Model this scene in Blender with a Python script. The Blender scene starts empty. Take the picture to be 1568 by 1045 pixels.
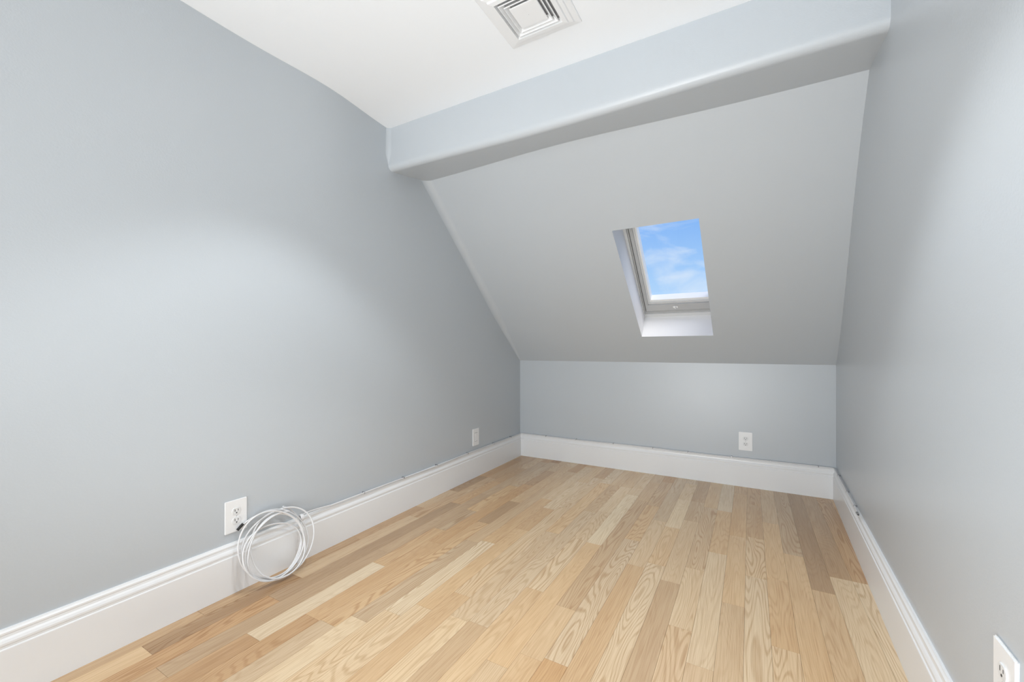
import bpy, bmesh, math, random
from mathutils import Vector, Matrix
random.seed(7)
scene = bpy.context.scene
scene.view_settings.view_transform = 'Standard'
scene.view_settings.look = 'None'
COL = scene.collection

# ------------------------------------------------------------ materials
def nn(nt, t, **kw):
    n = nt.nodes.new(t)
    for k, v in kw.items():
        setattr(n, k, v)
    return n

def paint(name, color, rough=0.5, bump=0.0, scale=250, var=0.0, spec=0.5):
    m = bpy.data.materials.new(name); m.use_nodes = True
    nt = m.node_tree; b = nt.nodes['Principled BSDF']
    b.inputs['Roughness'].default_value = rough
    b.inputs['Specular IOR Level'].default_value = spec
    tc = nn(nt, 'ShaderNodeTexCoord')
    n1 = nn(nt, 'ShaderNodeTexNoise'); n1.inputs['Scale'].default_value = 2.0
    n1.inputs['Detail'].default_value = 3
    nt.links.new(tc.outputs['Object'], n1.inputs['Vector'])
    mx = nn(nt, 'ShaderNodeMix', data_type='RGBA')
    mx.inputs[6].default_value = (*[c*(1-var) for c in color], 1)
    mx.inputs[7].default_value = (*[min(1, c*(1+var)) for c in color], 1)
    nt.links.new(n1.outputs['Fac'], mx.inputs[0])
    nt.links.new(mx.outputs[2], b.inputs['Base Color'])
    if bump > 0:
        n2 = nn(nt, 'ShaderNodeTexNoise'); n2.inputs['Scale'].default_value = scale
        n2.inputs['Detail'].default_value = 2
        nt.links.new(tc.outputs['Object'], n2.inputs['Vector'])
        bp = nn(nt, 'ShaderNodeBump'); bp.inputs['Strength'].default_value = bump
        bp.inputs['Distance'].default_value = 0.002
        nt.links.new(n2.outputs['Fac'], bp.inputs['Height'])
        nt.links.new(bp.outputs['Normal'], b.inputs['Normal'])
    return m

M_wall = paint('wall_paint_blue_grey', (0.540, 0.578, 0.613), 0.33, 0.16, 170, 0.008, 0.5)
M_ceil = paint('ceiling_paint_white', (0.87, 0.895, 0.92), 0.8, 0.06, 160, 0.005, 0.3)
M_trim = paint('trim_gloss_white', (0.87, 0.88, 0.89), 0.3, 0.05, 60, 0.01, 0.5)
M_jamb = paint('jamb_white', (0.90, 0.89, 0.88), 0.5, 0.05, 60, 0.01, 0.4)
M_plate = paint('plate_plastic_white', (0.88, 0.89, 0.90), 0.3)
M_recep = paint('receptacle_plastic', (0.78, 0.79, 0.80), 0.35)
M_dark = paint('dark_slot', (0.05, 0.05, 0.05), 0.6)
M_gap = paint('floor_gap_dark', (0.16, 0.09, 0.045), 0.8)
M_cable = paint('cable_pvc_white', (0.76, 0.76, 0.77), 0.4)
M_black = paint('cable_black', (0.02, 0.02, 0.02), 0.4)
M_metal = paint('metal_connector', (0.35, 0.35, 0.36), 0.35); M_metal.node_tree.nodes['Principled BSDF'].inputs['Metallic'].default_value = 0.8
M_vent = paint('vent_enamel_white', (0.82, 0.83, 0.84), 0.6, spec=0.3)
M_ventd = paint('vent_cavity_shade', (0.45, 0.45, 0.46), 0.7)
M_fr1 = paint('skylight_frame_light', (0.66, 0.66, 0.65), 0.4)
M_fr2 = paint('skylight_frame_grey', (0.46, 0.46, 0.45), 0.4)
M_fr3 = paint('skylight_bead_white', (0.84, 0.84, 0.82), 0.4)
M_frd = paint('skylight_seal_dark', (0.12, 0.12, 0.12), 0.7)

M_glass = bpy.data.materials.new('skylight_glass'); M_glass.use_nodes = True
nt = M_glass.node_tree; nt.nodes.clear()
o = nn(nt, 'ShaderNodeOutputMaterial'); mx = nn(nt, 'ShaderNodeMixShader'); tr = nn(nt, 'ShaderNodeBsdfTransparent'); gl = nn(nt, 'ShaderNodeBsdfGlossy')
gl.inputs['Roughness'].default_value = 0.02; mx.inputs[0].default_value = 0.04
nt.links.new(tr.outputs[0], mx.inputs[1]); nt.links.new(gl.outputs[0], mx.inputs[2]); nt.links.new(mx.outputs[0], o.inputs[0])

M_lens = bpy.data.materials.new('downlight_lens'); M_lens.use_nodes = True
b = M_lens.node_tree.nodes['Principled BSDF']
b.inputs['Emission Color'].default_value = (1, 0.97, 0.93, 1); b.inputs['Emission Strength'].default_value = 6

# oak floor
M_oak = bpy.data.materials.new('oak_plank'); M_oak.use_nodes = True
nt = M_oak.node_tree; b = nt.nodes['Principled BSDF']; L = nt.links.new
tc = nn(nt, 'ShaderNodeTexCoord'); at = nn(nt, 'ShaderNodeAttribute'); at.attribute_name = 'rnd'
sep = nn(nt, 'ShaderNodeSeparateColor'); L(at.outputs['Color'], sep.inputs[0])
ofs = nn(nt, 'ShaderNodeVectorMath', operation='SCALE'); L(at.outputs['Color'], ofs.inputs[0]); ofs.inputs['Scale'].default_value = 37.0
def mapped(sx, sy):
    mp = nn(nt, 'ShaderNodeVectorMath', operation='MULTIPLY'); L(tc.outputs['Object'], mp.inputs[0]); mp.inputs[1].default_value = (sx, sy, 1)
    ad = nn(nt, 'ShaderNodeVectorMath', operation='ADD'); L(mp.outputs[0], ad.inputs[0]); L(ofs.outputs[0], ad.inputs[1])
    return ad.outputs[0]
def ramp_of(cols):
    r = nn(nt, 'ShaderNodeValToRGB'); e = r.color_ramp.elements
    e[0].position = cols[0][0]; e[0].color = (*cols[0][1], 1); e[1].position = cols[-1][0]; e[1].color = (*cols[-1][1], 1)
    for p, c in cols[1:-1]:
        k = e.new(p); k.color = (*c, 1)
    return r
rampA = ramp_of([(0, (0.45, 0.245, 0.11)), (0.35, (0.65, 0.405, 0.205)), (0.65, (0.77, 0.54, 0.31)), (1, (0.86, 0.69, 0.46))])
rampB = ramp_of([(0, (0.40, 0.255, 0.14)), (0.35, (0.58, 0.41, 0.25)), (0.65, (0.71, 0.54, 0.355)), (1, (0.86, 0.72, 0.52))])
nl = nn(nt, 'ShaderNodeTexNoise'); nl.inputs['Scale'].default_value = 1; nl.inputs['Detail'].default_value = 2
L(mapped(12, 1.2), nl.inputs['Vector'])
ad1 = nn(nt, 'ShaderNodeMath', operation='MULTIPLY_ADD'); L(nl.outputs['Fac'], ad1.inputs[0]); ad1.inputs[1].default_value = 0.30
sb = nn(nt, 'ShaderNodeMath', operation='SUBTRACT'); L(sep.outputs[0], sb.inputs[0]); sb.inputs[1].default_value = 0.15
L(sb.outputs[0], ad1.inputs[2]); L(ad1.outputs[0], rampA.inputs[0]); L(ad1.outputs[0], rampB.inputs[0])
rm = nn(nt, 'ShaderNodeMix', data_type='RGBA'); L(sep.outputs[2], rm.inputs[0]); L(rampA.outputs[0], rm.inputs[6]); L(rampB.outputs[0], rm.inputs[7])
# cathedral grain = contour lines of stretched noise
nc = nn(nt, 'ShaderNodeTexNoise'); nc.inputs['Scale'].default_value = 1; nc.inputs['Detail'].default_value = 1.6; nc.inputs['Roughness'].default_value = 0.35
L(mapped(11, 1.15), nc.inputs['Vector'])
mu = nn(nt, 'ShaderNodeMath', operation='MULTIPLY'); L(nc.outputs['Fac'], mu.inputs[0]); mu.inputs[1].default_value = 170
si = nn(nt, 'ShaderNodeMath', operation='SINE'); L(mu.outputs[0], si.inputs[0])
mr = nn(nt, 'ShaderNodeMapRange'); L(si.outputs[0], mr.inputs[0]); mr.inputs[1].default_value = 0.0; mr.inputs[2].default_value = 1.0
ns = nn(nt, 'ShaderNodeTexNoise'); ns.inputs['Scale'].default_value = 1; ns.inputs['Detail'].default_value = 3
L(mapped(330, 7), ns.inputs['Vector'])
mr2 = nn(nt, 'ShaderNodeMapRange'); L(ns.outputs['Fac'], mr2.inputs[0]); mr2.inputs[1].default_value = 0.42; mr2.inputs[2].default_value = 0.68
# per-plank grain strength
gsq = nn(nt, 'ShaderNodeMath', operation='POWER'); L(sep.outputs[1], gsq.inputs[0]); gsq.inputs[1].default_value = 1.7
gs = nn(nt, 'ShaderNodeMath', operation='MULTIPLY_ADD'); L(gsq.outputs[0], gs.inputs[0]); gs.inputs[1].default_value = 0.38; gs.inputs[2].default_value = 0.10
g1 = nn(nt, 'ShaderNodeMath', operation='MULTIPLY'); L(mr.outputs[0], g1.inputs[0]); L(gs.outputs[0], g1.inputs[1])
g2 = nn(nt, 'ShaderNodeMath', operation='MULTIPLY_ADD'); L(mr2.outputs[0], g2.inputs[0]); g2.inputs[1].default_value = 0.30; L(g1.outputs[0], g2.inputs[2])
mx = nn(nt, 'ShaderNodeMix', data_type='RGBA', blend_type='MULTIPLY'); L(g2.outputs[0], mx.inputs[0]); L(rm.outputs[2], mx.inputs[6]); mx.inputs[7].default_value = (0.58, 0.43, 0.30, 1)
L(mx.outputs[2], b.inputs['Base Color'])
b.inputs['Roughness'].default_value = 0.26
b.inputs['Specular IOR Level'].default_value = 0.5
bp = nn(nt, 'ShaderNodeBump'); bp.inputs['Strength'].default_value = 0.10; bp.inputs['Distance'].default_value = 0.001
L(g2.outputs[0], bp.inputs['Height']); L(bp.outputs[0], b.inputs['Normal'])

# ------------------------------------------------------------ mesh helpers
def mesh_obj(name, verts, faces, mats, fm=None, smooth=False, parent=None, thick=0):
    me = bpy.data.meshes.new(name); me.from_pydata([tuple(v) for v in verts], [], faces); me.update()
    for m in (mats if isinstance(mats, (list, tuple)) else [mats]): me.materials.append(m)
    if fm:
        for p, i in zip(me.polygons, fm): p.material_index = i
    if smooth:
        for p in me.polygons: p.use_smooth = True
    ob = bpy.data.objects.new(name, me); COL.objects.link(ob)
    if parent: ob.parent = parent
    return ob

class MB:
    """multi-part mesh builder"""
    def __init__(s): s.v = []; s.f = []; s.m = []; s.mats = []
    def mi(s, mat):
        if mat not in s.mats: s.mats.append(mat)
        return s.mats.index(mat)
    def add(s, vs, fs, mat):
        o = len(s.v); s.v += [Vector(v) for v in vs]; i = s.mi(mat)
        for f in fs: s.f.append([o+a for a in f]); s.m.append(i)
    def box(s, lo, hi, mat, bev=0.0):
        bm = bmesh.new(); bmesh.ops.create_cube(bm, size=1)
        for v in bm.verts:
            v.co = Vector([(lo[i]+hi[i])/2 + v.co[i]*(hi[i]-lo[i]) for i in range(3)])
        if bev: bmesh.ops.bevel(bm, geom=bm.edges[:], offset=bev, segments=2, affect='EDGES')
        s.bm(bm, mat)
    def bm(s, bm, mat):
        bm.verts.index_update()
        s.add([v.co.copy() for v in bm.verts], [[v.index for v in f.verts] for f in bm.faces], mat); bm.free()
    def cyl(s, c, r, h, axis, mat, seg=20, r2=None):
        bm = bmesh.new(); bmesh.ops.create_cone(bm, cap_ends=True, segments=seg, radius1=r, radius2=r if r2 is None else r2, depth=h)
        q = {'x': Matrix.Rotation(math.pi/2, 4, 'Y'), 'y': Matrix.Rotation(math.pi/2, 4, 'X'), 'z': Matrix.Identity(4)}[axis]
        bmesh.ops.transform(bm, matrix=Matrix.Translation(Vector(c)) @ q, verts=bm.verts); s.bm(bm, mat)
    def build(s, name, xf=None):
        vs = [xf @ v for v in s.v] if xf else s.v
        return mesh_obj(name, vs, s.f, s.mats, s.m)

# ------------------------------------------------------------ room functions
YB, YF, ZC = 3.505, -2.8, 2.305
YH = 1.811
def xl(y, z=0):
    b = 0.036*math.exp(-((y-1.38)/0.28)**2)*max(0, min(1, (z-1.5)/0.8))**1.3
    return -1.895 + 0.015*(3.49-y) + b
def xr(y, z=0):
    t = max(0, min(1, (z-0.9)/1.2)); t = t*t*(3-2*t)
    return 0.497 + 0.036*(y-3.49) - 0.036*t

def wall_grid(name, fx, sgn):
    NY = 84
    ys = [YF-0.05 + i*(YB+0.15-YF)/NY for i in range(NY+1)]
    zs = [-0.05 + j*(2.45)/24 for j in range(25)]
    vs = []; fs = []
    for y in ys:
        for z in zs: vs.append((fx(y, z), y, z))
    n = len(zs)
    for i in range(NY):
        for j in range(24):
            a = i*n+j; f = (a, a+n, a+n+1, a+1); fs.append(f if sgn < 0 else f[::-1])
    o = len(vs)
    for y in ys:
        for z in zs: vs.append((fx(y, z)+sgn*0.1, y, z))
    for i in range(NY):
        for j in range(24):
            a = o+i*n+j; fs.append((a, a+1, a+n+1, a+n))
    return mesh_obj(name, vs, fs, M_wall, smooth=True)
wall_grid('wall_left', xl, -1)
wall_grid('wall_right', xr, 1)

# knee wall
mb = MB(); mb.box((-2.0, YB, -0.05), (0.62, YB+0.08, 0.93), M_wall); mb.build('wall_back')
mb = MB(); mb.box((-2.0, YF-0.1, -0.05), (0.62, YF, 2.42), M_wall); mb.build('wall_front')
mb = MB(); mb.box((-2.0, YF-0.1, ZC), (0.62, YH+0.05, ZC+0.1), M_ceil); mb.build('ceiling')

# slope
SO = Vector((0, 3.49, 0.907)); SU = Vector((0, -0.7402, 0.6723)); SN = Vector((0, 0.6723, 0.7402))
def sp(x, v, n=0.0): return Vector((x, 0, 0)) + SO + SU*v + SN*n
hole = [(-0.7465, 1.230), (-0.252, 1.233), (-0.227, 0.281), (-0.720, 0.280)]  # TL TR BR BL
outer = [(-2.0, 2.0), (0.62, 2.0), (0.62, -0.04), (-2.0, -0.04)]
vs = [sp(*p) for p in outer] + [sp(*p) for p in hole]
fs = [(0, 1, 5, 4), (1, 2, 6, 5), (2, 3, 7, 6), (3, 0, 4, 7)]
# soft plaster fillet where slope meets left wall (rounded taped corner)
FR = 0.05; o = len(vs); NV = 24; NA = 8
for i in range(NV+1):
    v = 0.0 + 1.84*i/NV
    y = (SO+SU*v).y
    r = FR*min(1, 0.25+v/0.8)
    for a in range(NA+1):
        t = a/NA*math.pi/2
        vs.append(sp(xl(y, (SO+SU*v).z)+r-r*math.cos(t)-0.0003, v, -(r-r*math.sin(t))))
nflat = len(fs)
for i in range(NV):
    for a in range(NA):
        q = o+i*(NA+1)+a; fs.append((q, q+1, q+NA+2, q+NA+1))
slope = mesh_obj('ceiling_slope', vs, fs, M_wall)
for p in slope.data.polygons:
    if p.index >= nflat: p.use_smooth = True

# header beam + soffit
def zb(x): return 2.064 - 0.016*math.exp(-((x+0.9)/0.7)**2)
def zs_(x): return 2.114 + 0.014*math.exp(-((x+0.9)/0.6)**2)
vs = []; fs = []; NX = 50
for i in range(NX+1):
    x = -1.98 + i*(0.58+1.98)/NX
    zz = zb(x); s = zs_(x); ys = 3.49-(s-0.907)/0.9083
    R = 0.034
    row = [(YH, ZC+0.05), (YH, 2.2), (YH, zz+R+0.01)]
    for a in range(8):
        t = a/7*math.pi/2
        row.append((YH+R-R*math.cos(t), zz+R-R*math.sin(t)))
    k1 = (s-zz)/(ys-YH-R)
    row.append((YH+R+0.012, zz+0.012*k1)); row.append((ys-0.004, s-0.004*k1)); row.append((ys+0.1, s+0.1*k1))
    for (y, z) in row: vs.append((x, y, z))
n = len(row)
for i in range(NX):
    for j in range(n-1):
        a = i*n+j; fs.append((a, a+1, a+n+1, a+n))
# fillet between header face and left wall
o = len(vs); r = 0.03
for k in range(9):
    z = 2.095 + k*(ZC+0.01-2.095)/8
    rr = r*min(1, 0.1+k*0.45)
    for a in range(NA+1):
        t = a/NA*math.pi/2
        vs.append((xl(YH, z)+rr-rr*math.cos(t)-0.0003, YH-rr+rr*math.sin(t)+0.0003, z))
for i in range(8):
    for a in range(NA):
        q = o+i*(NA+1)+a; fs.append((q, q+1, q+NA+2, q+NA+1))
hd = mesh_obj('wall_header', vs, fs, M_wall, smooth=True)

# roof cover above header void so no light leaks
mb = MB(); mb.box((-2.0, YH+0.05, 2.33), (0.62, 2.3, 2.43), M_ceil); mb.build('ceiling_attic_cover')

# ------------------------------------------------------------ floor planks
W = 0.0802
special = {  # column index k (edge .222+k*W): list of (y0,y1,tone)
    -12: [(2.09, 2.92, 0.98)],
    0: [(2.14, 3.52, 0.14)],
    1: [(0.9, 2.3, 0.76), (2.3, 3.52, 0.28)],
    -1: [(2.45, 3.52, 0.42)],
    2: [(1.2, 2.3, 0.85), (2.3, 3.52, 0.35)],
    -25: [(0.62, 1.15, 0.08), (1.15, 1.9, 0.5)],
    -24: [(0.3, 1.0, 0.25), (1.0, 2.2, 0.15)],
    -22: [(0.15, 0.83, 0.2), (0.83, 1.40, 0.82)],
    -21: [(1.0, 1.7, 0.45)],
    -23: [(0.6, 1.5, 0.3)],
}
vs = []; fs = []; fm = []; rn = []
k0 = -27
for k in range(k0, 5):
    xa = 0.222 + k*W; xb = xa + W
    segs = []
    sp_ = sorted(special.get(k, []))
    y = YF - random.uniform(0, 0.6)
    while y < YB+0.02:
        hit = next((s for s in sp_ if abs(s[0]-y) < 1e-6), None)
        if hit: segs.append(hit); y = hit[1]; continue
        nxt = min([s[0] for s in sp_ if s[0] > y+1e-6], default=99)
        ln = random.choice([random.uniform(0.3, 0.55), random.uniform(0.5, 0.95), random.uniform(0.7, 1.2)])
        y2 = min(y+ln, nxt)
        if nxt-y2 < 0.22 and nxt < 90: y2 = nxt
        xm = (xa+xb)/2
        base = 0.60
        if xm < -1.35: base = 0.44
        elif xm > -0.5 and xm < 0.15: base = 0.64
        ym = (y+y2)/2
        if ym > 2.8: base -= 0.10
        tone = min(0.92, max(0.04, random.gauss(base, 0.15)))
        segs.append((y, y2, tone)); y = y2
    for (a, b_, t) in segs:
        a = max(a, YF-0.05); b2 = min(b_, YB+0.02)
        if b2 <= a: continue
        g = 0.0003; e_ = 0.0009; o = len(vs)
        vs += [(xa+g+e_, a+g+e_, 0), (xb-g-e_, a+g+e_, 0), (xb-g-e_, b2-g-e_, 0), (xa+g+e_, b2-g-e_, 0),
               (xa+g, a+g, -0.0004), (xb-g, a+g, -0.0004), (xb-g, b2-g, -0.0004), (xa+g, b2-g, -0.0004),
               (xa+g, a+g, -0.004), (xb-g, a+g, -0.004), (xb-g, b2-g, -0.004), (xa+g, b2-g, -0.004)]
        q = [(0, 1, 2, 3)]
        for r0, r1 in ((0, 4), (4, 8)):
            for j in range(4):
                jj = (j+1) % 4; q.append((r0+j, r1+j, r1+jj, r0+jj))
        c = (t, random.random(), random.random(), 1)
        for f in q: fs.append(tuple(o+i for i in f)); fm.append(0); rn.append(c)
o = len(vs); vs += [(-2.0, YF-0.1, -0.004), (0.62, YF-0.1, -0.004), (0.62, YB+0.05, -0.004), (-2.0, YB+0.05, -0.004)]
fs.append((o, o+1, o+2, o+3)); fm.append(1); rn.append((0, 0, 0, 1))
floor = mesh_obj('floor', vs, fs, [M_oak, M_gap], fm)
ca = floor.data.color_attributes.new('rnd', 'FLOAT_COLOR', 'CORNER')
for p in floor.data.polygons:
    for li in p.loop_indices: ca.data[li].color = rn[p.index]

# ------------------------------------------------------------ baseboards
BP = [(0.0185, 0.0), (0.0185, 0.150), (0.0175, 0.152), (0.0150, 0.1535), (0.0150, 0.160), (0.0172, 0.163), (0.0172, 0.169), (0.0140, 0.176), (0.0105, 0.181),
      (0.0095, 0.188), (0.0110, 0.191), (0.0110, 0.196), (0.0075, 0.201), (0.006, 0.2045), (0.0, 0.205)]
def baseboard(name, p0, p1, inward):
    vs = []; fs = []
    for p in (p0, p1):
        for d, z in BP: vs.append((p[0]+inward[0]*d, p[1]+inward[1]*d, z))
        vs.append((p[0]-inward[0]*0.01, p[1]-inward[1]*0.01, 0.205)); vs.append((p[0]-inward[0]*0.01, p[1]-inward[1]*0.01, 0.0))
    n = len(BP)+2
    for j in range(n):
        jj = (j+1) % n; fs.append((j, jj, n+jj, n+j))
    fs.append(tuple(range(n))); fs.append(tuple(range(2*n-1, n-1, -1)))
    return mesh_obj(name, vs, fs, M_trim)
baseboard('baseboard_left', (xl(YF), YF, 0), (xl(YB), YB, 0), (1, 0.015))
baseboard('baseboard_right', (xr(YF), YF, 0), (xr(YB), YB, 0), (-1, 0.036))
baseboard('baseboard_back', (xl(YB), YB, 0), (xr(YB), YB, 0), (0, -1))

# ------------------------------------------------------------ skylight (window_1)
win = bpy.data.objects.new('window_1', None); COL.objects.link(win)
D = 0.215
fr = [(-0.7465, 1.26), (-0.165, 1.26), (-0.165, 0.281), (-0.728, 0.280)]
vs = [sp(*p) for p in hole] + [sp(p[0], p[1], D) for p in fr]
fs = [(i, (i+1) % 4, 4+(i+1) % 4, 4+i) for i in range(4)]
mesh_obj('shaft_lining', vs, fs, M_jamb, parent=win)
def ring(name, x0, x1, v0, v1, wl, wr, wt, wb, n0, n1, mat):
    """rectangular ring, room side at depth n0 extending outward to n1"""
    o4 = [(x0, v1), (x1, v1), (x1, v0), (x0, v0)]
    i4 = [(x0+wl, v1-wt), (x1-wr, v1-wt), (x1-wr, v0+wb), (x0+wl, v0+wb)]
    vs = [sp(a, b, n0) for a, b in o4] + [sp(a, b, n0) for a, b in i4] + [sp(a, b, n1) for a, b in i4] + [sp(a, b, n1) for a, b in o4]
    fs = []
    for j in range(4):
        q = (j+1) % 4
        fs += [(j, q, 4+q, 4+j), (4+j, 4+q, 8+q, 8+j), (8+j, 8+q, 12+q, 12+j), (12+j, 12+q, q, j)]
    ob = mesh_obj(name, vs, fs, mat, parent=win)
    return ob
X0, X1, V0, V1 = -0.7465, -0.165, 0.276, 1.26
ring('outer_frame', X0-0.03, X1+0.03, V0-0.02, V1+0.03, 0.052, 0.052, 0.05, 0.055, D-0.002, 0.31, M_fr1)
ring('frame_step', X0+0.022, X1-0.022, V0+0.035, V1-0.022, 0.010, 0.01, 0.01, 0.016, D+0.012, 0.31, M_fr2)
ring('seal', X0+0.032, X1-0.032, V0+0.051, V1-0.032, 0.006, 0.006, 0.006, 0.008, D+0.03, 0.31, M_frd)
ring('sash', X0+0.038, X1-0.038, V0+0.059, V1-0.038, 0.022, 0.022, 0.022, 0.062, D+0.006, 0.30, M_fr2)
ring('sash_inner', X0+0.060, X1-0.060, V0+0.121, V1-0.060, 0.012, 0.012, 0.012, 0.018, D+0.018, 0.30, M_fr1)
ring('glazing_bead', X0+0.072, X1-0.072, V0+0.139, V1-0.072, 0.012, 0.012, 0.012, 0.018, D+0.026, 0.30, M_fr3)
vs = [sp(a, b, 0.255) for a, b in ((X0+.08, V1-.08), (X1-.08, V1-.08), (X1-.08, V0+.15), (X0+.08, V0+.15))]
mesh_obj('glass_pane', vs, [(0, 1, 2, 3)], M_glass, parent=win)
# latch on the bottom rail
lt = MB()
xf = Matrix(((1, 0, 0, 0), (0, SU.y, SN.y, 0), (0, SU.z, SN.z, 0), (0, 0, 0, 1)))
xf.translation = sp(-0.49, V0+0.095, D+0.006)
lt.box((-0.017, -0.010, -0.006), (0.017, 0.010, 0.0), M_fr3, 0.002)
lt.cyl((0, 0, -0.012), 0.006, 0.014, 'z', M_metal)
lt.box((-0.004, -0.004, -0.022), (0.004, 0.022, -0.014), M_fr3, 0.002)
ob = lt.build('latch', xf); ob.parent = win

# ------------------------------------------------------------ outlets
def outlet(name, loc, nrm, kind='duplex'):
    mb = MB(); w, h = 0.044, 0.0667
    mb.box((-w, -0.006, -h), (w, 0.0, h), M_plate, 0.0025)
    if kind == 'duplex':
        for s in (-1, 1):
            c = s*0.0195
            bm = bmesh.new()
            pts = []
            for i in range(32):
                a = 2*math.pi*i/32; pts.append((0.0172*math.cos(a), max(-0.0135, min(0.0135, 0.0172*math.sin(a)))))
            v0 = [bm.verts.new((x, -0.0055, z+c)) for x, z in pts]; v1 = [bm.verts.new((x*0.96, -0.0085, z*0.96+c)) for x, z in pts]
            bm.faces.new(v1)
            for i in range(32): bm.faces.new((v0[i], v0[(i+1) % 32], v1[(i+1) % 32], v1[i]))
            mb.bm(bm, M_recep)
            mb.box((-0.0075, -0.0089, c-0.001), (-0.0053, -0.0080, c+0.0085), M_dark)
            mb.box((0.0053, -0.0089, c+0.0005), (0.0073, -0.0080, c+0.0075), M_dark)
            mb.cyl((0, -0.0085, c-0.0065), 0.0026, 0.0012, 'y', M_dark, 12)
        mb.cyl((0, -0.0065, 0), 0.0030, 0.0016, 'y', M_recep, 14)
        mb.box((-0.0025, -0.0075, -0.0004), (0.0025, -0.0071, 0.0004), M_dark)
    else:
        mb.box((-0.0185, -0.0062, -0.0345), (0.0185, -0.004, 0.0345), M_dark)
        mb.box((-0.0165, -0.0085, -0.0328), (0.0165, -0.005, 0.0328), M_plate, 0.001)
        mb.cyl((0, -0.0065, 0.048), 0.0028, 0.0014, 'y', M_recep, 12)
        mb.cyl((0, -0.0065, -0.048), 0.0028, 0.0014, 'y', M_recep, 12)
    ang = math.atan2(nrm[1], nrm[0]) + math.pi/2
    return mb.build(name, Matrix.Translation(Vector(loc)) @ Matrix.Rotation(ang, 4, 'Z'))
outlet('wall_outlet', (xl(.955, .31), .955, .311), (1, 0.015))
outlet('wall_outlet', (-0.030, YB, .329), (0, -1))
outlet('wall_outlet', (xr(1.12, .39), 1.12, .385), (-1, 0.036))
outlet('cable_wall_plate', (xl(2.745, .3), 2.745, .309), (1, 0.015), 'decora')

# ------------------------------------------------------------ ceiling diffuser
mb = MB(); cx, cy = -0.738, 1.435
def sq(h, z): return [(cx-h, cy-h, z), (cx+h, cy-h, z), (cx+h, cy+h, z), (cx-h, cy+h, z)]
def loft(seq, mat):
    vs = []; fs = []
    for h, z in seq: vs += sq(h, z)
    for i in range(len(seq)-1):
        for j in range(4):
            q = (j+1) % 4; fs.append((i*4+j, i*4+q, i*4+4+q, i*4+4+j))
    mb.add(vs, fs, mat)
loft([(0.156, ZC), (0.156, ZC-0.004), (0.153, ZC-0.006), (0.134, ZC-0.008), (0.131, ZC-0.013), (0.117, ZC-0.015), (0.114, ZC-0.021), (0.098, ZC-0.023), (0.092, ZC-0.004)], M_vent)
loft([(0.095, ZC-0.0015), (0.001, ZC-0.0015)], M_ventd)  # flat grey sheet paints the cavity's shade; the ceiling has no hole
loft([(0.076, ZC-0.004), (0.088, ZC-0.022), (0.0845, ZC-0.0235), (0.072, ZC-0.005)], M_vent)
loft([(0.060, ZC-0.004), (0.072, ZC-0.022), (0.0685, ZC-0.0235), (0.056, ZC-0.005)], M_vent)
loft([(0.042, ZC-0.004), (0.056, ZC-0.020), (0.055, ZC-0.023), (0.050, ZC-0.0235), (0.001, ZC-0.0235)], M_vent)
mb.build('ceiling_air_vent')

# ------------------------------------------------------------ cables
def curve(name, polys, r, mat, mats=None):
    cu = bpy.data.curves.new(name, 'CURVE'); cu.dimensions = '3D'; cu.bevel_depth = r; cu.bevel_resolution = 3; cu.use_fill_caps = True
    for pts in polys:
        s = cu.splines.new('NURBS'); s.points.add(len(pts)-1)
        for p, q in zip(s.points, pts): p.co = (*q, 1)
        s.use_endpoint_u = True; s.order_u = 4; s.resolution_u = 6
    cu.materials.append(mat)
    ob = bpy.data.objects.new(name, cu); COL.objects.link(ob); return ob
coil = bpy.data.objects.new('cable_coil', None); COL.objects.link(coil)
pts = []
cyc, czc = 1.090, 0.152
turns = 6; N = turns*28
for i in range(N+1):
    a = 2*math.pi*i/28 + 1.1
    tn = i/28
    rr = 0.129 + 0.015*math.sin(tn*2.3) + 0.008*math.sin(a*2+tn)
    ry = rr*1.05; yy = cyc + 0.018*math.sin(tn*1.7+0.5) + ry*math.cos(a)
    zz = 0.006 + 0.148 - 0.005*math.cos(tn*3) + rr*math.sin(a) - (0.143-rr)*0.6
    zz = max(zz, 0.005)
    x = xl(1.1) + 0.026 + 0.075*(1-zz/0.31) + 0.011*math.sin(tn*2.9) + 0.007*math.sin(a+tn*2)
    x = max(x, xl(1.1)+0.006 if zz > 0.21 else xl(1.1)+0.024)
    pts.append((x, yy, zz))
c1 = curve('loops', [pts], 0.0034, M_cable); c1.parent = coil
w = xl(1.1)
tail = [pts[0], (w+0.03, cyc+0.02, 0.300), (w+0.015, cyc-0.06, 0.290), (w+0.014, cyc-0.105, 0.272), (w+0.016, cyc-0.12, 0.262)]
c2 = curve('tail', [tail], 0.0034, M_cable); c2.parent = coil
wrap = []
for i in range(30):
    a = i*0.75; wrap.append((w+0.040+0.012*math.cos(a), cyc+0.128+0.004*i/10, 0.215+0.016*math.sin(a)))
c3 = curve('wrap', [wrap], 0.0030, M_cable); c3.parent = coil
c4 = curve('feed', [[(w+0.042, cyc+0.13, 0.225), (w+0.03, cyc+0.16, 0.228), (xl(1.3)+0.016, 1.30, 0.220), (xl(1.4)+0.014, 1.40, 0.2095)]], 0.0036, M_cable); c4.parent = coil
c5 = curve('connector', [[(w+0.016, cyc-0.112, 0.27), (w+0.016, cyc-0.118, 0.266), (w+0.016, cyc-0.13, 0.256), (w+0.016, cyc-0.135, 0.252)]], 0.0058, M_black); c5.parent = coil

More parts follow.
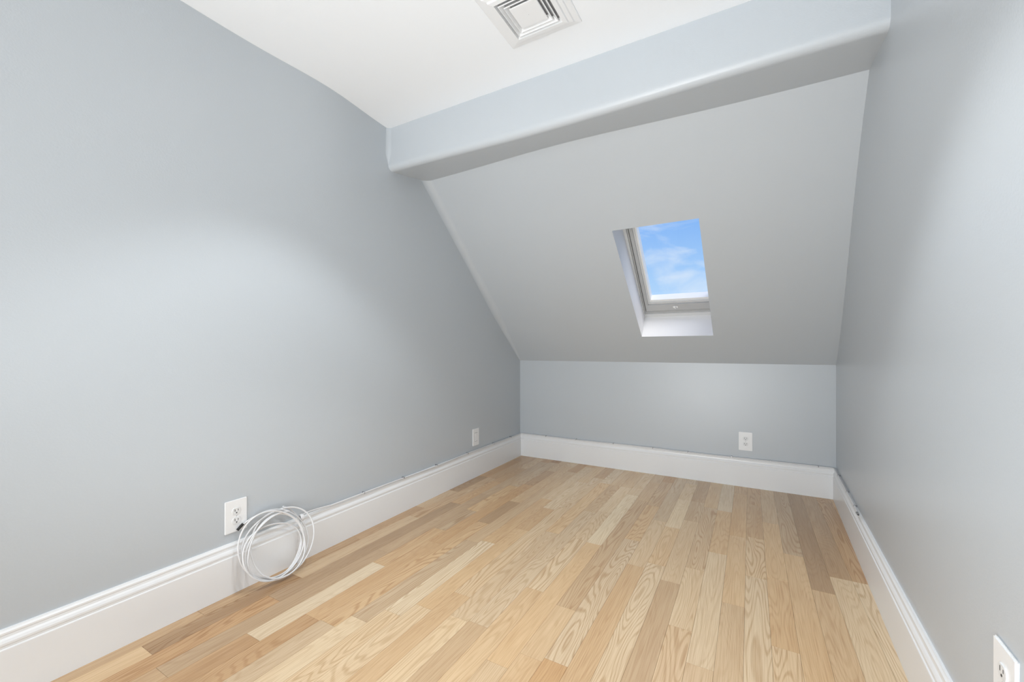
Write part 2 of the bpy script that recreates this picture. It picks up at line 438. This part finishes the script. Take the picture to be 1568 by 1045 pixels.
run = []
y = 1.40
while y < YB-0.05:
    run.append((xl(y)+0.0145+0.0015*math.sin(y*9), y, 0.2065+0.0022*math.sin(y*5))); y += 0.06
run += [(xl(YB)+0.014, YB-0.022, 0.208), (xl(YB)+0.022, YB-0.014, 0.208)]
x = xl(YB)+0.06
while x < xr(YB)-0.03:
    run.append((x, YB-0.0135-0.001*math.sin(x*8), 0.2065+0.0015*math.sin(x*6))); x += 0.06
run += [(xr(YB)-0.022, YB-0.014, 0.208), (xr(YB)-0.014, YB-0.022, 0.208)]
y = YB-0.06
while y > 2.62:
    run.append((xr(y)-0.011, y, 0.2085)); y -= 0.06
run += [(xr(2.57)-0.014, 2.58, 0.214), (xr(2.54)-0.022, 2.55, 0.222)]
rc = bpy.data.objects.new('baseboard_cable', None); COL.objects.link(rc)
c = curve('cable', [run], 0.0040, M_cable); c.parent = rc
cl = MB()
for yy in (1.62, 1.93, 2.25, 2.62, 3.0, 3.3): cl.box((xl(yy)-0.002, yy-0.003, 0.203), (xl(yy)+0.0195, yy+0.003, 0.2125), M_metal, 0.001)
for xx in (-1.62, -1.33, -1.0, -.68, -.42, -.12, 0.12, 0.4): cl.box((xx-0.003, YB-0.0185, 0.203), (xx+0.003, YB+0.002, 0.2125), M_metal, 0.001)
for yy in (3.3, 2.95, 2.7): cl.box((xr(yy)-0.0155, yy-0.003, 0.204), (xr(yy)+0.002, yy+0.003, 0.2135), M_metal, 0.001)
cl.cyl((xr(2.54)-0.022, 2.535, 0.223), 0.0058, 0.024, 'y', M_metal, 12)
cl.cyl((xr(2.54)-0.022, 2.520, 0.223), 0.0030, 0.010, 'y', M_dark, 12)
o = cl.build('clips_and_connector'); o.parent = rc

# ------------------------------------------------------------ recessed downlights
def downlight(x, y, power):
    mb = MB()
    bm = bmesh.new(); seg = 40; rings = [(0.085, ZC), (0.083, ZC-0.004), (0.066, ZC-0.006), (0.060, ZC-0.002)]
    rv = [[bm.verts.new((x+r*math.cos(2*math.pi*i/seg), y+r*math.sin(2*math.pi*i/seg), z)) for i in range(seg)] for r, z in rings]
    for a in range(3):
        for i in range(seg): bm.faces.new((rv[a][i], rv[a][(i+1) % seg], rv[a+1][(i+1) % seg], rv[a+1][i]))
    mb.bm(bm, M_vent)
    mb.cyl((x, y, ZC-0.0015), 0.061, 0.001, 'z', M_lens, 40)
    mb.build('recessed_downlight')
    ld = bpy.data.lights.new('downlight_lamp', 'SPOT'); ld.energy = power; ld.spot_size = math.radians(98); ld.spot_blend = 0.40
    ld.shadow_soft_size = 0.055; ld.color = (0.955, 0.985, 1.0)
    lo = bpy.data.objects.new('downlight_lamp', ld); lo.location = (x, y, ZC-0.012); COL.objects.link(lo)
downlight(-1.08, 1.05, 46)
downlight(-0.34, 1.05, 62)

# added soft fill light, unseen, at the solid front wall behind the camera
CL = (0.94, 0.976, 1.0)
ad = bpy.data.lights.new('front_fill', 'AREA'); ad.shape = 'RECTANGLE'; ad.size = 2.0; ad.size_y = 1.3; ad.energy = 60; ad.color = CL
ao = bpy.data.objects.new('front_fill', ad); ao.location = (-0.72, YF+0.05, 0.70); ao.rotation_euler = (math.radians(89), 0, 0); COL.objects.link(ao)
# added low fill light, unseen, aimed up to brighten soffit and slope
bd = bpy.data.lights.new('uplight_fill', 'AREA'); bd.shape = 'RECTANGLE'; bd.size = 1.0; bd.size_y = 0.6; bd.energy = 18; bd.color = CL
bd.spread = math.radians(130)
bo = bpy.data.objects.new('uplight_fill', bd); bo.location = (-0.55, -0.3, 0.25); bo.rotation_euler = (math.radians(135), 0, 0); COL.objects.link(bo)

# added wide-angle sun lamp that brightens the skylight sill and left jamb
sd = bpy.data.lights.new('jamb_fill_sun', 'SUN'); sd.energy = 2.4; sd.angle = math.radians(45); sd.color = (1.0, 0.98, 0.95)
so = bpy.data.objects.new('jamb_fill_sun', sd); so.rotation_euler = Vector((0.42, -0.12, 0.90)).to_track_quat('Z', 'Y').to_euler(); so.location = (1, 3, 5); COL.objects.link(so)

# ------------------------------------------------------------ sky
w = bpy.data.worlds.new('sky'); scene.world = w; w.use_nodes = True
nt = w.node_tree; bg = nt.nodes['Background']; L = nt.links.new
tc = nn(nt, 'ShaderNodeTexCoord'); sx = nn(nt, 'ShaderNodeSeparateXYZ'); L(tc.outputs['Generated'], sx.inputs[0])
r = nn(nt, 'ShaderNodeValToRGB'); L(sx.outputs[2], r.inputs[0])
e = r.color_ramp.elements
e[0].position = 0.0; e[0].color = (0.62, 0.81, 1.0, 1)
e[1].position = 0.6; e[1].color = (0.10, 0.27, 0.80, 1)
k = e.new(0.14); k.color = (0.42, 0.67, 1.0, 1)
k = e.new(0.28); k.color = (0.23, 0.48, 0.95, 1)
mp = nn(nt, 'ShaderNodeMapping'); mp.inputs['Scale'].default_value = (4.0, 4.0, 10.0); mp.inputs['Rotation'].default_value = (0, 0.5, 0.2); mp.inputs['Location'].default_value = (0.7, 0.2, 0.4); L(tc.outputs['Generated'], mp.inputs[0])
no = nn(nt, 'ShaderNodeTexNoise'); no.inputs['Scale'].default_value = 2.2; no.inputs['Detail'].default_value = 7; no.inputs['Distortion'].default_value = 0.6; L(mp.outputs[0], no.inputs['Vector'])
mr = nn(nt, 'ShaderNodeMapRange'); L(no.outputs['Fac'], mr.inputs[0]); mr.inputs[1].default_value = 0.46; mr.inputs[2].default_value = 0.78
mr.inputs[4].default_value = 0.75
mx = nn(nt, 'ShaderNodeMix', data_type='RGBA'); L(mr.outputs[0], mx.inputs[0]); L(r.outputs[0], mx.inputs[6]); mx.inputs[7].default_value = (0.85, 0.92, 1.0, 1)
L(mx.outputs[2], bg.inputs[0]); bg.inputs[1].default_value = 1.0

# ------------------------------------------------------------ camera
cd = bpy.data.cameras.new('camera'); cam = bpy.data.objects.new('camera', cd); COL.objects.link(cam)
cam.location = (0, 0, 1.0); cam.rotation_euler = (math.radians(90), 0, math.radians(29.5))
cd.lens = 645/1568*36; cd.sensor_width = 36; cd.shift_y = 12.5/1568; cd.clip_start = 0.02
scene.camera = cam
